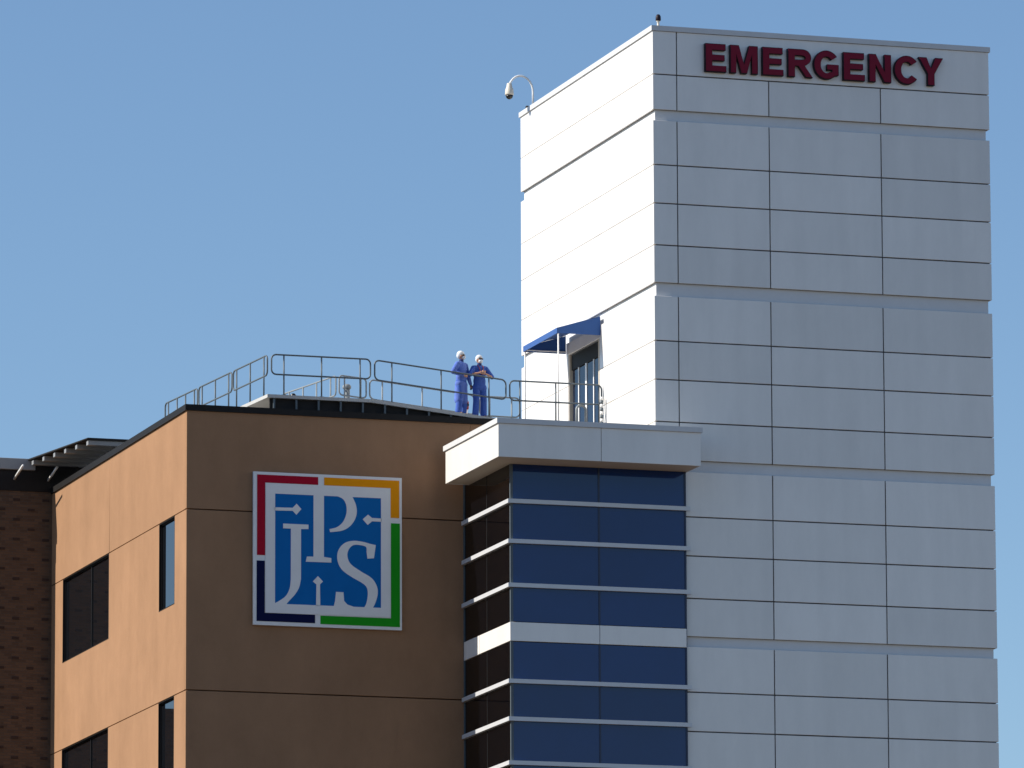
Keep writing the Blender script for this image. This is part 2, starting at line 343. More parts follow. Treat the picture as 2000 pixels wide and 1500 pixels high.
# backing behind the side panels with real window openings
bm = bmesh.new(); x0, x1 = BX + i_ - .002, BX + i_ + .27
bm_box(bm, (x0, YS, s1 - .02), (x1, BB, 34.2))
for zt, zb_, zw in ((s1 - .02, s2, 29.19), (s2, s3, 24.33)):
    ycur = YS
    for a, b in WIN:
        bm_box(bm, (x0, ycur, zw), (x1, a - .01, zt)); ycur = b + .01
    bm_box(bm, (x0, ycur, zw), (x1, BB, zt)); bm_box(bm, (x0, YS, zb_), (x1, BB, zw - .01))
bm_box(bm, (x0, YS, 0), (x1, BB, s3))
bm_obj('backing_wall', bm, 'stucco_joint', tan, (BX, BY, 0))
for zt, zw in ((s1, 29.19), (s2, 24.33)):
    for a, b in WIN:
        gx = BX + .092
        pane = box('window', (gx, a - .005, zw), (gx + .03, b + .005, zt - .02), 'glass', tan)
        f = .04
        box('frame', (gx - .03, a - .004, zw - .008), (gx - .001, a + f, zt - .018), 'dark_frame', pane); box('frame', (gx - .03, b - f, zw - .008), (gx - .001, b + .004, zt - .018), 'dark_frame', pane)
        box('frame', (gx - .03, a + f, zw - .008), (gx - .001, b - f, zw + f), 'dark_frame', pane); box('frame', (gx - .03, a + f, zt - f - .018), (gx - .001, b - f, zt - .018), 'dark_frame', pane)
        if b - a > 3:
            for k in (1,): yy = a + (b - a) * .42; box('mullion', (gx - .028, yy - .025, zw + f), (gx - .002, yy + .025, zt - f - .018), 'dark_frame', pane)
        box('sill', (BX - .008, a + .001, zw - .004), (gx - .031, b - .001, zw + .012), 'dark_coping', pane)
        for q in (a + .001, b - .017): box('reveal_shade_strip', (BX - .002, q, zw + .013), (gx - .031, q + .016, zt - .019), 'dark_frame', pane)  # dark strips put the shade of the reveals into colour
        box('reveal_shade_strip', (BX - .002, a + .018, zt - .034), (gx - .031, b - .018, zt - .019), 'dark_frame', pane)
# dark roof edge
bm = bmesh.new(); o_ = .05
bm_box(bm, (BX - o_, BY - o_, 34.235), (-.06, BY + .28, BZ)); bm_box(bm, (BX - o_, BY + .281, 34.235), (BX + .28, BB + 3, BZ))
bm_obj('coping', bm, 'dark_coping', tan, (BX, BY, BZ))
box('wall_panel', (-3.897, BY, 33.2), (-.06, BY + i_ - .004, 34.23), 'stucco', tan)
bm = bmesh.new(); bm_box(bm, (BX + .281, BY + .281, 34.11), (-.06, BB + 2.9, 34.16)); bm_obj('roof', bm, 'roof', tan, (-6, 11, 34.1))

# logo sign
LX, LZ, LS = -10.0, 28.52, 4.13
logo = thing('logo_sign', 'square sign with white interlaced letters on blue, bordered red, orange, green and navy', 'sign', (LX + LS / 2, BY, LZ))
G = {
    'red': [(.024, .981), (.434, .981), (.434, .930), (.078, .930), (.078, .455), (.024, .455)],
    'orange': [(.474, .981), (.982, .981), (.982, .735), (.924, .735), (.924, .930), (.474, .930)],
    'green': [(.926, .699), (.986, .699), (.986, .020), (.450, .020), (.450, .075), (.926, .075)],
    'navy': [(.022, .418), (.076, .418), (.076, .079), (.414, .079), (.414, .024), (.022, .024)],
    'blue': [(.144, .860), (.858, .860), (.858, .141), (.144, .141)],
    'Pstem': [(.402, .874), (.472, .875), (.472, .459), (.522, .453), (.522, .424), (.350, .423), (.358, .457), (.402, .458)],
    'Pbowl_o': [(.474, .878), (.634, .878), (.678, .833), (.694, .771), (.682, .715), (.646, .666), (.594, .636), (.514, .623)],
    'Pbowl_i': [(.510, .643), (.562, .659), (.602, .696), (.624, .752), (.622, .807), (.598, .846), (.546, .863), (.474, .864)],
    'Jtop': [(.250, .306), (.250, .635), (.198, .635), (.198, .666), (.368, .666), (.368, .637), (.318, .635)],
    'J_r': [(.318, .309), (.306, .254), (.278, .206), (.242, .166), (.218, .138)],
    'J_l': [(.132, .138), (.178, .164), (.218, .196), (.242, .244), (.250, .300)],
    'S_o': [(.760, .505), (.754, .538), (.690, .548), (.654, .533), (.632, .496), (.634, .453), (.658, .415), (.722, .374), (.794, .333), (.830, .279), (.834, .224), (.814, .160), (.794, .131)],
    'S_i': [(.738, .130), (.758, .166), (.768, .221), (.762, .269), (.730, .299), (.666, .332), (.602, .373), (.570, .419), (.562, .474), (.578, .522), (.618, .559), (.674, .573), (.738, .568), (.782, .558), (.822, .551)],
    'Sfoot': [(.554, .234), (.604, .233), (.608, .177), (.630, .154), (.690, .136), (.538, .136), (.548, .175)],
    'a1': [(.140, .770), (.262, .772), (.288, .800), (.320, .766), (.287, .727), (.262, .752), (.140, .749)],
    'a2': [(.862, .727), (.797, .728), (.770, .749), (.734, .717), (.768, .681), (.797, .706), (.862, .706)],
    'a3': [(.420, .138), (.422, .277), (.398, .296), (.432, .332), (.466, .298), (.446, .278), (.448, .138)],
}
def plate(name, poly, d0, d1, m, parent):
    me = outline_mesh([[(u * LS, v * LS) for u, v in poly]], d1 - d0)
    return link(name, me, m, parent, (LX, BY - .03 - d0, LZ))
box('sign_bracket', (LX + .5, BY - .029, LZ + .5), (LX + LS - .5, BY + .001, LZ + LS - .5), 'dark_frame', logo)
plate('board', rect(0, 0, 1, 1), 0, .09, 'logo_white', logo)
for k in ('red', 'orange', 'green', 'navy'): plate('colour_band', G[k], .0915, .100, 'logo_' + k, logo)['label'] = k + ' corner band'
plate('field', G['blue'], .0915, .100, 'logo_blue', logo)['label'] = 'blue field'
lp_ = plate('letter', G['Pstem'], .1012, .112, 'logo_white', logo); lp_['label'] = 'white letter P'
plate('letter_bowl', crom(G['Pbowl_o']) + crom(G['Pbowl_i']), .1012, .1118, 'logo_white', lp_)
plate('letter', G['Jtop'] + crom(G['J_r']) + crom(G['J_l'])[:-1], .1012, .112, 'logo_white', logo)['label'] = 'white letter J'
ls_ = plate('letter', crom(G['S_o']) + crom(G['S_i']) + [(.810, .464), (.766, .460)], .1012, .112, 'logo_white', logo); ls_['label'] = 'white letter S'
plate('letter_foot', G['Sfoot'], .1012, .1118, 'logo_white', ls_)
for k in ('a1', 'a2', 'a3'): plate('arrow', G[k], .1012, .1105, 'logo_white', logo)
fr = [rect(.080, .080, .922, .926), rect(.144, .141, .858, .860)]
link('inner_frame', outline_mesh([[(u * LS, v * LS) for u, v in lp] for lp in fr], .02), 'logo_white', logo, (LX, BY - .03 - .0905, LZ))

# ------------------------------------------------------------------ glass bay with its white canopy
GX0, GX1, GY = -4.08, .81, -.10
bay = thing('glass_bay', 'projecting corner bay of blue glass with pale horizontal bars, between tan block and tower', 'glass bay', ((GX0 + GX1) / 2, 2, 0))
bm = bmesh.new(); bm_box(bm, (GX0 + .09, GY + .09, 0), (-.03, BY + .0, 33.2)); bm_obj('core_wall', bm, 'joint', bay, ((GX0 + GX1) / 2, 2, 0))
bm = bmesh.new(); bm_box(bm, (-.02, GY + .06, 0), (GX1 - .02, -.012, 32.5)); bm_obj('back_wall', bm, 'joint', bay, (0, 0, 0))
bars = [31.49, 30.42, 29.25, 26.70, 25.70, 24.54, 22.0]
ez = [32.55, 31.49, 30.42, 29.25, 28.28, None, 27.76, 26.70, 25.70, 24.54, 23.56, None, 23.04, 22.0, 20.98, 19.8]
GM = -1.63
for a, b in zip(ez, ez[1:]):
    if a is None or b is None: continue
    for x0, x1 in ((GX0 + .06, GM - .025), (GM + .025, GX1 - .05)):
        box('pane', (x0, GY, b + .01), (x1, GY + .05, a - .01), 'bay_glass', bay)
    for y0, y1 in ((GY + .06, 2.0), (2.04, BY - .07)):
        box('pane', (GX0, y0, b + .01), (GX0 + .05, y1, a - .01), 'bay_side_glass', bay)
for zb in bars:
    bm = bmesh.new(); h = .055; o_ = .10
    bm_box(bm, (GX0 - o_, GY - o_, zb - h), (GX1 + .09, GY - .001, zb + h)); bm_box(bm, (GX0 - o_, GY, zb - h), (GX0 - .001, BY - .06, zb + h))
    bm_obj('horizontal_bar', bm, 'alu', bay, (GX0, GY, zb))
for zb in (28.02, 23.30):
    box('spandrel_band', (GX0 - .035, GY - .035, zb - .25), (GM - .008, GY + .05, zb + .25), 'panel', bay, .005); box('spandrel_band', (GM + .008, GY - .035, zb - .25), (GX1 - .02, GY + .05, zb + .25), 'panel', bay, .005)
    box('spandrel_band', (GX0 - .035, GY + .06, zb - .25), (GX0 + .05, 2.60, zb + .25), 'panel', bay, .005); box('spandrel_band', (GX0 - .035, 2.63, zb - .25), (GX0 + .05, BY - .06, zb + .25), 'panel', bay, .005)
for nm, lo, hi, m in (('glazing_bar', (GM - .024, GY - .012, 19.8), (GM + .024, GY + .05, 32.5), 'blue_frame'), ('glazing_bar', (GX1 - .05, GY - .02, 19.8), (GX1 - .002, GY + .08, 32.5), 'blue_frame'),
                      ('corner_bar', (GX0 - .012, GY - .012, 19.8), (GX0 + .058, GY + .058, 32.5), 'rail'), ('glazing_bar', (GX0 - .004, 2.0, 19.8), (GX0 + .05, 2.04, 32.5), 'dark_frame'),
                      ('end_trim', (GX0 - .03, BY - .058, 19.8), (GX0 + .05, BY - .004, 32.6), 'rail')): box(nm, lo, hi, m, bay)
# canopy
CX0, CX1, CY0, CY1, CZ0, CZ1 = -4.76, .86, -1.21, 3.55, 32.48, 33.36
bm = bmesh.new(); bm_box(bm, (CX0 + .05, CY0 + .05, CZ0 + .04), (CX1 - .05, CY1 - .01, CZ1 - .02)); bm_box(bm, (GX0, CY1 - .009, CZ0 + .04), (-.06, BY - .003, CZ1 - .02))
can = bm_obj('canopy', bm, 'joint', bay, (-2, 1, CZ0))
can['label'] = 'white boxed canopy over the glass bay'
for x0, x1 in ((CX0, -1.92), (-1.905, CX1)): box('fascia_panel', (x0, CY0, CZ0), (x1, CY0 + .046, CZ1 + .01), 'panel', can, .006)
box('fascia_panel', (CX0, CY0 + .05, CZ0), (CX0 + .046, CY1, CZ1 + .01), 'panel', can, .006)
box('fascia_panel', (CX1 - .046, CY0 + .05, CZ0), (CX1, -.012, CZ1 + .01), 'panel', can, .006)
box('fascia_panel', (CX0 + .05, CY1 - .008, CZ0), (GX0 - .01, CY1 + .03, CZ1 + .01), 'panel', can, .006)
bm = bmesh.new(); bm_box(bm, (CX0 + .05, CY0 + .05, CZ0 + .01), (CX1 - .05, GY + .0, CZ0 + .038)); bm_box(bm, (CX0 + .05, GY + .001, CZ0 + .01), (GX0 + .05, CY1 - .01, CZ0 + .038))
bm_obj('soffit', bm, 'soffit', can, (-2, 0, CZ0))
bm = bmesh.new(); o_ = .045
bm_box(bm, (CX0 - o_, CY0 - o_, CZ1 + .012), (CX1 + o_, CY0 + .2, CZ1 + .15)); bm_box(bm, (CX0 - o_, CY0 + .201, CZ1 + .012), (CX0 + .2, CY1 + .08, CZ1 + .15)); bm_box(bm, (CX1 - .2, CY0 + .201, CZ1 + .012), (CX1 + o_, -.015, CZ1 + .15))
bm_obj('coping', bm, 'coping', can, (-2, CY0, CZ1))
bm = bmesh.new(); bm_box(bm, (CX0 + .201, CY0 + .201, CZ1 - .01), (-.06, CY1, CZ1 + .02)); bm_obj('roof', bm, 'roof', can, (-2, 1, CZ1))

# ------------------------------------------------------------------ brick wing at the far left
WY = 19.0
wing = thing('brick_wing', 'dark brown brick wing with darker projecting bricks at the far left edge', 'building', (-13.2, WY, 0))
bm = bmesh.new(); bm_box(bm, (-14.5, WY, 0), (BX + .01, WY + 6, 34.28)); bm_box(bm, (-22, WY + .2, 0), (-14.51, WY + 6, 28.2)); bm_obj('wall_and_added_block', bm, 'brick', wing, (-13.2, WY, 0))  # second box is out of view, added to darken the low window's reflection
bm = bmesh.new(); bm_box(bm, (-14.6, WY - .03, 34.281), (BX - .052, WY + 6, 34.88)); bm_box(bm, (BX - .051, WY - .03, 34.41), (-10.4, WY + 3, 35.15)); bm_box(bm, (-12.34, WY - .03, 34.881), (BX - .052, WY + 3, 35.15)); bm_obj('dark_fascia', bm, 'dark_coping', wing, (-13.2, WY, 34.3))
box('roof_edge', (-14.7, WY - .12, 34.885), (-12.35, WY + 6, 35.21), 'slat', wing, .01)
bmesh_brick = None
z = 34.03; k = 0
while z > 22.5:
    for j in range(-2, 5):
        x = -12.87 + j * .43 + 0
        zz = z - (.285 if j % 2 else 0)
        if -14.45 < x < -11.95: box('brick', (x - .10, WY - .022, zz - .035), (x + .10, WY + .02, zz + .035), 'accent_brick', wing, .004)
    z -= .57
# metal canopy over the junction of the wing and the tan block
shade = thing('roof_canopy', 'dark metal roof canopy with pale cross beams behind the tan roof edge', 'canopy', (-11.8, 16.4, 34.4))
def shz(y): return 34.86 + (y - 13.4) * .045
bm = bmesh.new(); y0, y1 = 13.35, 18.85; xa, xb, xc = -12.2, -12.55, -10.6
bm_prism(bm, [(xa, y0, shz(y0) + .10), (xc, y0, shz(y0) + .10), (xc, y1, shz(y1) + .10), (xb, y1, shz(y1) + .10)], [(xa, y0, shz(y0) + .04), (xc, y0, shz(y0) + .04), (xc, y1, shz(y1) + .04), (xb, y1, shz(y1) + .04)])
bm_obj('sheet', bm, 'under', shade, (-11.5, 16, 35))
for k in range(6):
    y = y0 + .05 + k * 1.02; xl = xa + (xb - xa) * (y - y0) / (y1 - y0) + .02
    box('beam', (xl, y, shz(y) - .10), (xc, y + .20, shz(y) + .035), 'slat', shade, .008)
tube('edge_tube', [(xa, y0, shz(y0) + .07), (xb, y1, shz(y1) + .07)],   .03, 'under', shade)
for xx in (-12.95, -11.95):
    tube('strut', [(xx, WY - .04, 34.62), (xx + .02, WY - 1.0, 34.86)], .035, 'white', shade)
for xx, yy in ((-11.2, 13.6), (-11.2, 18.6)): box('post', (xx - .04, yy - .04, 34.16), (xx + .04, yy + .04, shz(yy) + .03), 'under', shade)

# ------------------------------------------------------------------ roof walkway
PZ, DZ = 34.84, 34.45
walk = thing('roof_walkway', 'raised metal walkway with a ramp on the tan block roof behind the dark edge', 'walkway', (-6, 6.5, 34.16))
bm = bmesh.new(); th = .09
P = [(-9.50, 4.38), (-6.60, 4.38), (-6.60, 7.2), (-7.5, 13.2), (-10.25, 13.2)]
bm_prism(bm, [(x, y, PZ) for x, y in P], [(x, y, PZ - th) for x, y in P]); bm_obj('platform', bm, 'deck', walk, (-8, 6, PZ))
P = [(-6.595, 4.38, PZ), (-2.70, 4.38, DZ), (-2.70, 7.2, DZ), (-6.595, 7.2, PZ)]
bm = bmesh.new(); bm_prism(bm, P, [(x, y, z - th) for x, y, z in P]); bm_obj('ramp', bm, 'deck', walk, (-4.6, 6, DZ))
box('landing', (-2.695, 4.38, DZ - th), (-.03, 9.5, DZ), 'deck', walk)
bm = bmesh.new(); bm_prism(bm, [(-9.4, 4.5, PZ - th - .002), (-6.595, 4.5, PZ - th - .002), (-2.7, 4.5, DZ - th - .002), (-2.7, 4.5, 34.165), (-9.4, 4.5, 34.165)], [(-9.4, 4.56, PZ - th - .002), (-6.595, 4.56, PZ - th - .002), (-2.7, 4.56, DZ - th - .002), (-2.7, 4.56, 34.165), (-9.4, 4.56, 34.165)])
bm_obj('void_shade_sheet', bm, 'under', walk, (-6, 4.5, 34.2))  # dark sheet painting the shade of the open space under the walkway
x = -9.3
while x < -3.2:
    zt = PZ - th if x < -6.6 else PZ - th - (x + 6.6) / 3.9 * .39
    box('support_leg', (x - .025, 4.41, 34.165), (x + .025, 4.46, zt - .003), 'rail', walk); x += .62

# guard rails: a rounded loop with posts
def arcpts(c, u, v, r, a0, n=5): return [Vector(c) + Vector(u) * r * math.cos(a0 + k * math.pi / 2 / n) + Vector(v) * r * math.sin(a0 + k * math.pi / 2 / n) for k in range(n + 1)]
def guard(label, A, B, ht, posts, m='rail', lower=.54, rr=.13, rad=.023, h0=1.10):
    """A, B: feet of the loop ends on the deck; posts: fractions along A-B"""
    A, B = Vector(A), Vector(B); t = thing('guard_rail', label, 'railing', (A + B) / 2, 'guard rails along the roof walkway')
    d = (B - A); L = d.length; u = d.normalized(); v = Vector((0, 0, 1))
    tl, tr, br, bl = A + v * h0, B + v * h0, B + v * (h0 - lower), A + v * (h0 - lower)
    pts = arcpts(tr - u * rr - v * rr, v, u, rr, 0) + arcpts(br - u * rr + v * rr, u, -v, rr, 0) + arcpts(bl + u * rr + v * rr, -v, -u, rr, 0) + arcpts(tl + u * rr - v * rr, -u, v, rr, 0)
    bm = bmesh.new(); bm_tube(bm, pts, rad, 10, True); bm_obj('rail_loop', bm, m, t, (A + B) / 2 + v * h0, True)
    for f in posts:
        p = A + d * f; tube('post', [p, p + v * (h0 - .005)], rad * .95, m, t)
        bm = bmesh.new(); bm_box(bm, (p.x - .06, p.y - .04, p.z - .002), (p.x + .06, p.y + .04, p.z + .012)); bm_obj('foot_plate', bm, m, t, p)
    return t
def rz(x): return PZ if x < -6.6 else (DZ if x > -2.7 else PZ - (x + 6.6) / 3.9 * .39)
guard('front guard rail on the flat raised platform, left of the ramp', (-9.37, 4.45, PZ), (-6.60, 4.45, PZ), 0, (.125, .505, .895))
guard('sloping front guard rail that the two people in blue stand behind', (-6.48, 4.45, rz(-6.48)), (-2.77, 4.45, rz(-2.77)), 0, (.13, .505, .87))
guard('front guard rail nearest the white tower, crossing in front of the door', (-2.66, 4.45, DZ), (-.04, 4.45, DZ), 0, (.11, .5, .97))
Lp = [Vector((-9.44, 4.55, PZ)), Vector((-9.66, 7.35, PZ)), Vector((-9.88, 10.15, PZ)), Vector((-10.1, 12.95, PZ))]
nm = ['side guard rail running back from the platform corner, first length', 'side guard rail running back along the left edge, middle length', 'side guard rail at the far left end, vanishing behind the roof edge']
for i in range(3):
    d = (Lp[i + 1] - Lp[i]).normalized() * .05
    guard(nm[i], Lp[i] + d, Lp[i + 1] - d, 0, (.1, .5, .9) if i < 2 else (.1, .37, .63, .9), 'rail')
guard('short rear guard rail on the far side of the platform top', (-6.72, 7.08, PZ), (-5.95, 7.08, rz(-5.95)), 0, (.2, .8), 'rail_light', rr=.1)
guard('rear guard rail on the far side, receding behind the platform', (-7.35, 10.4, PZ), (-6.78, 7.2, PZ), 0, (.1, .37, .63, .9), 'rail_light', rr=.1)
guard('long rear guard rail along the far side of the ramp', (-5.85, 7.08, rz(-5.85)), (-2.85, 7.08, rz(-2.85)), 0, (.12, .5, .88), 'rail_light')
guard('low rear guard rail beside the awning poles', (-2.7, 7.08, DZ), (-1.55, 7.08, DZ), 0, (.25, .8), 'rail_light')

# ------------------------------------------------------------------ awning over the roof door
aw = thing('door_awning', 'blue canvas awning over the roof door on the white tower', 'awning', (-.6, 6.1, 34.5))
y0, y1, xo = 4.6, 7.68, -1.25; zt_, zo, zb = 37.49, 37.11, 36.96
def skin_solid(name, poly, nrm, th, m, parent):
    n = Vector(nrm).normalized() * th; bm = bmesh.new(); bm_prism(bm, [Vector(p) for p in poly], [Vector(p) + n for p in poly]); return bm_obj(name, bm, m, parent, poly[0])
skin_solid('canvas_top', [(-.012, y0, zt_), (xo, y0, zo), (xo, y1, zo), (-.012, y1, zt_)], (-.3, 0, -1), .012, 'awning', aw)
skin_solid('canvas_end', [(-.012, y0, zt_ - .02), (xo, y0, zo - .01), (xo, y0, zb), (-.012, y0, zb)], (0, 1, 0), .012, 'awning', aw)
skin_solid('canvas_end', [(-.012, y1, zt_ - .02), (xo, y1, zo - .01), (xo, y1, zb), (-.012, y1, zb)], (0, -1, 0), .012, 'awning', aw)
skin_solid('valance', [(xo - .004, y0, zo + .004), (xo - .004, y1, zo + .004), (xo - .004, y1, zb), (xo - .004, y0, zb)], (1, 0, 0), .012, 'awning', aw)
for yy in (y0 + .04, y1 - .04):
    tube('pole', [(xo + .04, yy, 34.5), (xo + .04, yy, zb + .08)], .022, 'white', aw)
    tube('frame_tube', [(xo + .04, yy, zb + .05), (-.02, yy, zb + .05)], .018, 'white', aw)
tube('frame_tube', [(xo + .04, y0 + .04, zb + .09), (xo + .04, y1 - .04, zb + .09)], .018, 'white', aw)

# ------------------------------------------------------------------ small things on the roofs
sc = thing('security_camera', 'white gooseneck security camera on the left rear corner of the white tower', 'camera', (.12, 11.0, TT))
box('base_plate', (.0, 10.88, TT + .001), (.24, 11.12, TT + .03), 'white', sc, .004)
pts = [(.12, 11, TT + .02), (.12, 11, TT + .42)] + [(.12 - .36 + .36 * math.cos(R(a)), 11, TT + .45 + .44 * math.sin(R(a))) for a in range(10, 161, 15)] + [(-.575, 11, TT + .62)]
tube('gooseneck', pts, .03, 'white', sc)
lathe('housing', [(.045, .02), (.07, 0), (.085, -.10), (.115, -.16), (.125, -.30), (.12, -.33)], (-.58, 11, TT + .64), 'cream', sc)
lathe('lens_dome', [(.105, 0), (.10, -.05), (.075, -.09), (.035, -.115), (.005, -.12)], (-.58, 11, TT + .31), 'black', sc)
b2 = thing('roof_vent_stub', 'tiny dark stub on the rear corner of the tower roof edge', 'vent', (.15, 11.62, TT))
lathe('cap', [(.02, 0), (.055, .01), (.06, .10), (.04, .13), (.005, .14)], (.15, 11.62, TT + .04), 'under', b2, 10); lathe('collar', [(.05, 0), (.045, .039)], (.15, 11.62, TT + .001), 'coping', b2, 10)
bc = thing('roof_beacon', 'small dark beacon on a tan stem at the near top corner of the tower', 'beacon', (.22, .16, TT))
lathe('stem', [(.06, .001), (.055, .03), (.035, .05), (.035, .15), (.06, .17)], (.22, .16, TT), 'cream', bc, 12); lathe('lamp', [(.065, 0), (.075, .03), (.07, .12), (.045, .17), (.005, .185)], (.22, .16, TT + .172), 'letter_side', bc, 12)
sp_ = thing('standpipe', 'short red and black standpipe on the ramp between the two people', 'pipe', (-3.56, 5.5, rz(-3.56)))
z0 = rz(-3.56)
lathe('pipe', [(.05, 0), (.05, .03), (.035, .04), (.035, .55)], (-3.56, 5.5, z0), 'white', sp_, 12); lathe('valve', [(.04, 0), (.058, .03), (.060, .20), (.04, .25), (.01, .26)], (-3.56, 5.5, z0 + .34), 'red', sp_, 12)
tube('outlet', [(-3.56, 5.5, z0 + .46), (-3.56, 5.42, z0 + .46)], .045, 'black', sp_)
vp = thing('vent_pipe', 'pale round vent pipe behind the platform rails', 'pipe', (-6.35, 7.6, 34.16))
lathe('pipe', [(.085, 0), (.085, 1.5)], (-6.35, 7.6, 34.16), 'rail_light', vp, 14); lathe('cap', [(.09, 0), (.12, .02), (.12, .08), (.07, .13), (.01, .14)], (-6.35, 7.6, 35.661), 'rail_light', vp, 14)
dl = thing('deck_light', 'small dark round light on the raised platform', 'light', (-8.55, 5.2, PZ))
lathe('base', [(.07, 0), (.07, .03), (.03, .04), (.03, .07)], (-8.55, 5.2, PZ), 'under', dl, 12); lathe('dome', [(.06, 0), (.085, .03), (.075, .09), (.04, .12), (.005, .13)], (-8.55, 5.2, PZ + .071), 'black', dl, 12)
hp = thing('hoop_barrier', 'grey hoop barrier in front of the roof door', 'barrier', (-.45, 5.0, DZ))
pts = [(-.58, 5, DZ), (-.58, 5, DZ + .48)] + [(-.45 + .13 * math.cos(R(a)), 5, DZ + .48 + .13 * math.sin(R(a))) for a in range(165, -1, -15)] + [(-.32, 5, DZ)]
tube('hoop', pts, .035, 'rail_light', hp)
for xx in (-.58, -.32): lathe('foot_plate', [(.06, 0), (.06, .012)], (xx, 5, DZ), 'rail_light', hp, 10)
bl = thing('striped_bollard', 'short striped bollard beside the tower at the end of the rail', 'bollard', (-.12, 4.18, 33.4))
for i in range(8): lathe('stripe', [(.045, 0), (.045, .098)], (-.12, 4.2, BZ - .02 + i * .10), 'white' if i % 2 else 'rail', bl, 12)
WORLD[bl.name] = Vector((-.12, 4.2, BZ - .02))

# ------------------------------------------------------------------ people
def bm_capsule(bm, a, b, ra, rb, seg=14):
    a, b = Vector(a), Vector(b); d = (b - a); L = max(d.length, 1e-4); t = d / L
    pts, rs = [], []
    for k in range(4): an = R(90 - k * 27); pts.append(a - t * ra * math.sin(an) * .98); rs.append(max(ra * math.cos(an), ra * .08))
    pts += [a, b]; rs += [ra, rb]
    for k in range(3, -1, -1): an = R(90 - k * 27); pts.append(b + t * rb * math.sin(an) * .98); rs.append(max(rb * math.cos(an), rb * .08))
    bm_tube(bm, pts, rs, seg)
def bm_ell(bm, c, r, rot=None):
    m = Matrix.Translation(c) @ (rot or Matrix()) @ Matrix.Diagonal((*r, 1)); bmesh.ops.create_uvsphere(bm, u_segments=18, v_segments=12, radius=1, matrix=m)
def union(bm, voxel, sm, T):
    """one continuous surface from overlapping solids"""
    bmesh.ops.recalc_face_normals(bm, faces=bm.faces)
    me = bpy.data.meshes.new('u'); bm.to_mesh(me); bm.free(); o = bpy.data.objects.new('u', me); col.objects.link(o)
    r = o.modifiers.new('r', 'REMESH'); r.mode = 'VOXEL'; r.voxel_size = voxel; r.use_smooth_shade = True
    if sm: s_ = o.modifiers.new('s', 'SMOOTH'); s_.iterations = sm; s_.factor = .5
    out = bpy.data.meshes.new_from_object(o.evaluated_get(bpy.context.evaluated_depsgraph_get())); bpy.data.objects.remove(o); bpy.data.meshes.remove(me)
    out.transform(T)
    for p in out.polygons: p.use_smooth = True
    return out
def hand(bm, w, d, side, pn, curl):
    """palm and five fingers; d = pointing direction, side = thumb side, pn = palm normal"""
    w, d, s_, n = Vector(w), Vector(d).normalized(), Vector(side).normalized(), Vector(pn).normalized()
    c = w + d * .05
    bm_capsule(bm, w, w + d * .03, .027, .030); bm_capsule(bm, c - s_ * .022, c + s_ * .022 + d * .01, .022, .022)
    bm_capsule(bm, c + d * .03 - s_ * .028, c + d * .03 + s_ * .028, .018, .018)
    for k, ln in zip((-.031, -.011, .011, .031), (.058, .072, .078, .070)):
        p0 = c + d * .035 + s_ * k; p1 = p0 + (d + n * curl * .35).normalized() * ln * .5; p2 = p1 + (d + n * curl * 1.2).normalized() * ln * .5
        bm_capsule(bm, p0, p1, .0095, .009, 8); bm_capsule(bm, p1, p2, .009, .008, 8)
    p0 = w + d * .03 + s_ * .03; p1 = p0 + (d * .6 + s_ * .8).normalized() * .035; p2 = p1 + (d + n * .3).normalized() * .032
    bm_capsule(bm, p0, p1, .014, .011, 8); bm_capsule(bm, p1, p2, .011, .009, 8)
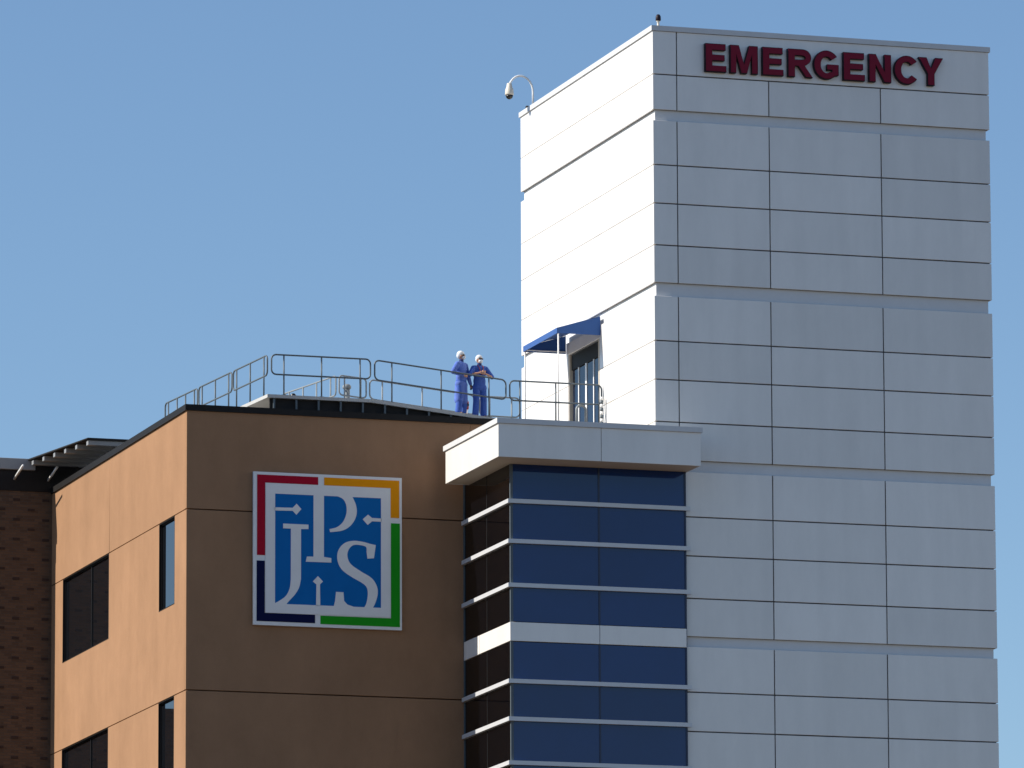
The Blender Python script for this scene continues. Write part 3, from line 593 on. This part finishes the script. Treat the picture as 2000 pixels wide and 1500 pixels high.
def person(label, at, turn, sc_, head_turn, arms, sleeve, hand_m, lanyard=False, gown=False):
    """figure faces -y before turn; arms = [(shoulder, elbow, wrist, hand dir, thumb side, palm normal, curl)] right then left"""
    t = thing('person', label, 'person', at, 'people in blue scrubs on the roof')
    T = Matrix.Rotation(turn, 4, 'Z') @ Matrix.Scale(sc_, 4)
    HR = Matrix.Translation((0, -.005, 1.55)) @ Matrix.Rotation(head_turn, 4, 'Z') @ Matrix.Translation((0, .005, -1.55))
    hips = [Vector((-.095, 0, .90)), Vector((.095, 0, .90))]; knees = [Vector((-.11, -.02, .49)), Vector((.12, -.01, .49))]; ank = [Vector((-.12, .02, .09)), Vector((.135, .03, .09))]
    H = lambda p: HR @ Vector(p)
    # body
    bm = bmesh.new()
    bm_ell(bm, (0, .005, 1.27), (.165, .105, .22)); bm_ell(bm, (0, 0, 1.02), (.150, .10, .17)); bm_ell(bm, (0, .01, .92), (.165, .11, .12)); bm_capsule(bm, (-.13, 0, 1.41), (.13, 0, 1.41), .06, .06)
    bm_capsule(bm, (0, .01, 1.42), H((0, -.005, 1.56)), .058, .052)
    bm_ell(bm, H((0, .005, 1.655)), (.076, .095, .108), Matrix.Rotation(head_turn, 4, 'Z')); bm_ell(bm, H((0, -.028, 1.60)), (.056, .064, .065), Matrix.Rotation(head_turn, 4, 'Z'))
    bm_capsule(bm, H((0, -.088, 1.66)), H((0, -.106, 1.632)), .010, .015, 8)                       # nose
    bm_capsule(bm, H((-.03, -.082, 1.675)), H((.03, -.082, 1.675)), .013, .013, 8)                  # brow
    for s_ in (-1, 1): bm_ell(bm, H((s_ * .078, .008, 1.645)), (.012, .020, .032))                  # ears
    for i in (0, 1):
        bm_capsule(bm, hips[i], knees[i], .085, .055); bm_capsule(bm, knees[i], ank[i], .054, .036); bm_capsule(bm, ank[i], ank[i] + Vector((0, -.13, -.05)), .036, .032)
        S, E_, W, hd, sd_, pn, cu = [Vector(q) if not isinstance(q, (int, float)) else q for q in arms[i]]
        bm_capsule(bm, S, E_, .050, .041); bm_capsule(bm, E_, W, .040, .027); hand(bm, W, hd, sd_, pn, cu)
    body = link('body', union(bm, .0075, 1, T), 'skin', t, at)
    # trousers, wide and slightly flared
    bm = bmesh.new()
    bm_ell(bm, (0, .01, .93), (.185, .135, .14))
    for i in (0, 1):
        bm_capsule(bm, hips[i] + Vector((0, .005, -.02)), knees[i], .108, .090); bm_capsule(bm, knees[i], ank[i] + Vector((0, 0, .03)), .088, .092)
    link('trousers', union(bm, .012, 2, T), 'scrubs', t, at)
    # top
    bm = bmesh.new()
    bm_ell(bm, (0, .005, 1.27), (.192, .132, .24)); bm_ell(bm, (0, .005, 1.04), (.182, .132, .22)); bm_capsule(bm, (-.14, 0, 1.41), (.14, 0, 1.41), .076, .076)
    bm_capsule(bm, (-.09, .005, .86), (.09, .005, .86), .125, .125)
    if gown:
        bm_capsule(bm, (-.05, .01, .88), (-.10, .02, .42), .14, .125); bm_capsule(bm, (.05, .01, .88), (.10, .01, .42), .14, .125)
    for i in (0, 1):
        S, E_, W = Vector(arms[i][0]), Vector(arms[i][1]), Vector(arms[i][2])
        bm_capsule(bm, S, S.lerp(E_, .96), .076, .066)
        if sleeve[i]: bm_capsule(bm, E_, E_.lerp(W, .93), .066, .046)
    link('gown' if gown else 'scrub_top', union(bm, .012, 2, T), 'gown' if gown else 'scrubs', t, at)
    bm = bmesh.new(); bm_capsule(bm, (0, .012, 1.455), H((0, 0, 1.53)), .072, .063); link('collar', union(bm, .012, 1, T), 'scrubs_dark', t, at)
    # cap, mask, goggles
    RZ = Matrix.Rotation(head_turn, 4, 'Z')
    bm = bmesh.new(); bm_ell(bm, H((0, .026, 1.700)), (.092, .104, .092), RZ @ Matrix.Rotation(R(-14), 4, 'X')); bm_ell(bm, H((0, .055, 1.655)), (.085, .080, .085), RZ); link('cap', union(bm, .008, 2, T), 'mask', t, at)
    bm = bmesh.new(); bm_ell(bm, H((0, -.060, 1.600)), (.064, .058, .056), RZ); bm_ell(bm, H((0, -.085, 1.625)), (.030, .036, .030), RZ); link('mask', union(bm, .007, 1, T), 'mask', t, at)
    bm = bmesh.new(); bm_capsule(bm, H((-.055, -.070, 1.668)), H((.055, -.070, 1.668)), .025, .025); bm_capsule(bm, H((-.03, -.084, 1.668)), H((.03, -.084, 1.668)), .021, .021); link('goggles', union(bm, .006, 1, T), 'black', t, at)
    for i in (0, 1):
        bm = bmesh.new(); a_ = ank[i]; bm_capsule(bm, a_ + Vector((0, .045, -.045)), a_ + Vector((0, -.13, -.055)), .045, .038); bm_capsule(bm, a_ + Vector((0, .01, -.01)), a_ + Vector((0, -.06, -.045)), .045, .04)
        link('shoe', union(bm, .01, 1, T), 'shoe', t, at)
        if hand_m[i]:
            bm = bmesh.new(); S, E_, W, hd, sd_, pn, cu = [Vector(q) if not isinstance(q, (int, float)) else q for q in arms[i]]
            W2 = W - Vector(hd).normalized() * .004; hand(bm, W2, hd, sd_, pn, cu); bm_capsule(bm, W.lerp(E_, .15), W, .034, .031)
            me = union(bm, .0065, 0, T)
            link('glove', me, hand_m[i], t, at)
    if lanyard:
        bm = bmesh.new(); bm_tube(bm, [(-.075, -.02, 1.49), (-.07, -.115, 1.42), (-.045, -.150, 1.30), (-.01, -.160, 1.20), (.03, -.155, 1.30), (.065, -.118, 1.42), (.075, -.02, 1.49)], .011, 8)
        bm.transform(T); me = bpy.data.meshes.new('lanyard'); bm.to_mesh(me); bm.free(); link('lanyard', me, 'red', t, at)
    return t
person('person in long blue gown and white cap, left of the pair, hand hanging', (-3.93, 4.78, rz(-3.93)), R(38), 1.0, R(22),
       [((-.185, 0, 1.405), (-.36, .03, 1.17), (-.17, -.19, 1.08), (.9, -.25, -.1), (0, -.2, 1), (.1, 1, 0), .4),
        ((.185, 0, 1.405), (.235, -.05, 1.12), (.25, -.13, .88), (.05, -.15, -1), (-.3, -1, 0), (-1, .2, 0), .5)],
       (True, True), (None, 'glove'), gown=True)
person('person in blue scrubs and white cap with bare forearms folded, right of the pair', (-3.41, 4.80, rz(-3.41)), R(8), .985, R(10),
       [((-.185, 0, 1.405), (-.335, -.10, 1.19), (-.06, -.235, 1.25), (.95, -.05, .2), (0, -.1, 1), (0, 1, 0), .5),
        ((.185, 0, 1.405), (.345, -.09, 1.16), (.05, -.275, 1.215), (-.95, .02, .25), (0, -.1, 1), (0, 1, 0), .5)],
       (False, False), (None, None), lanyard=True)

scene.render.engine = 'CYCLES'
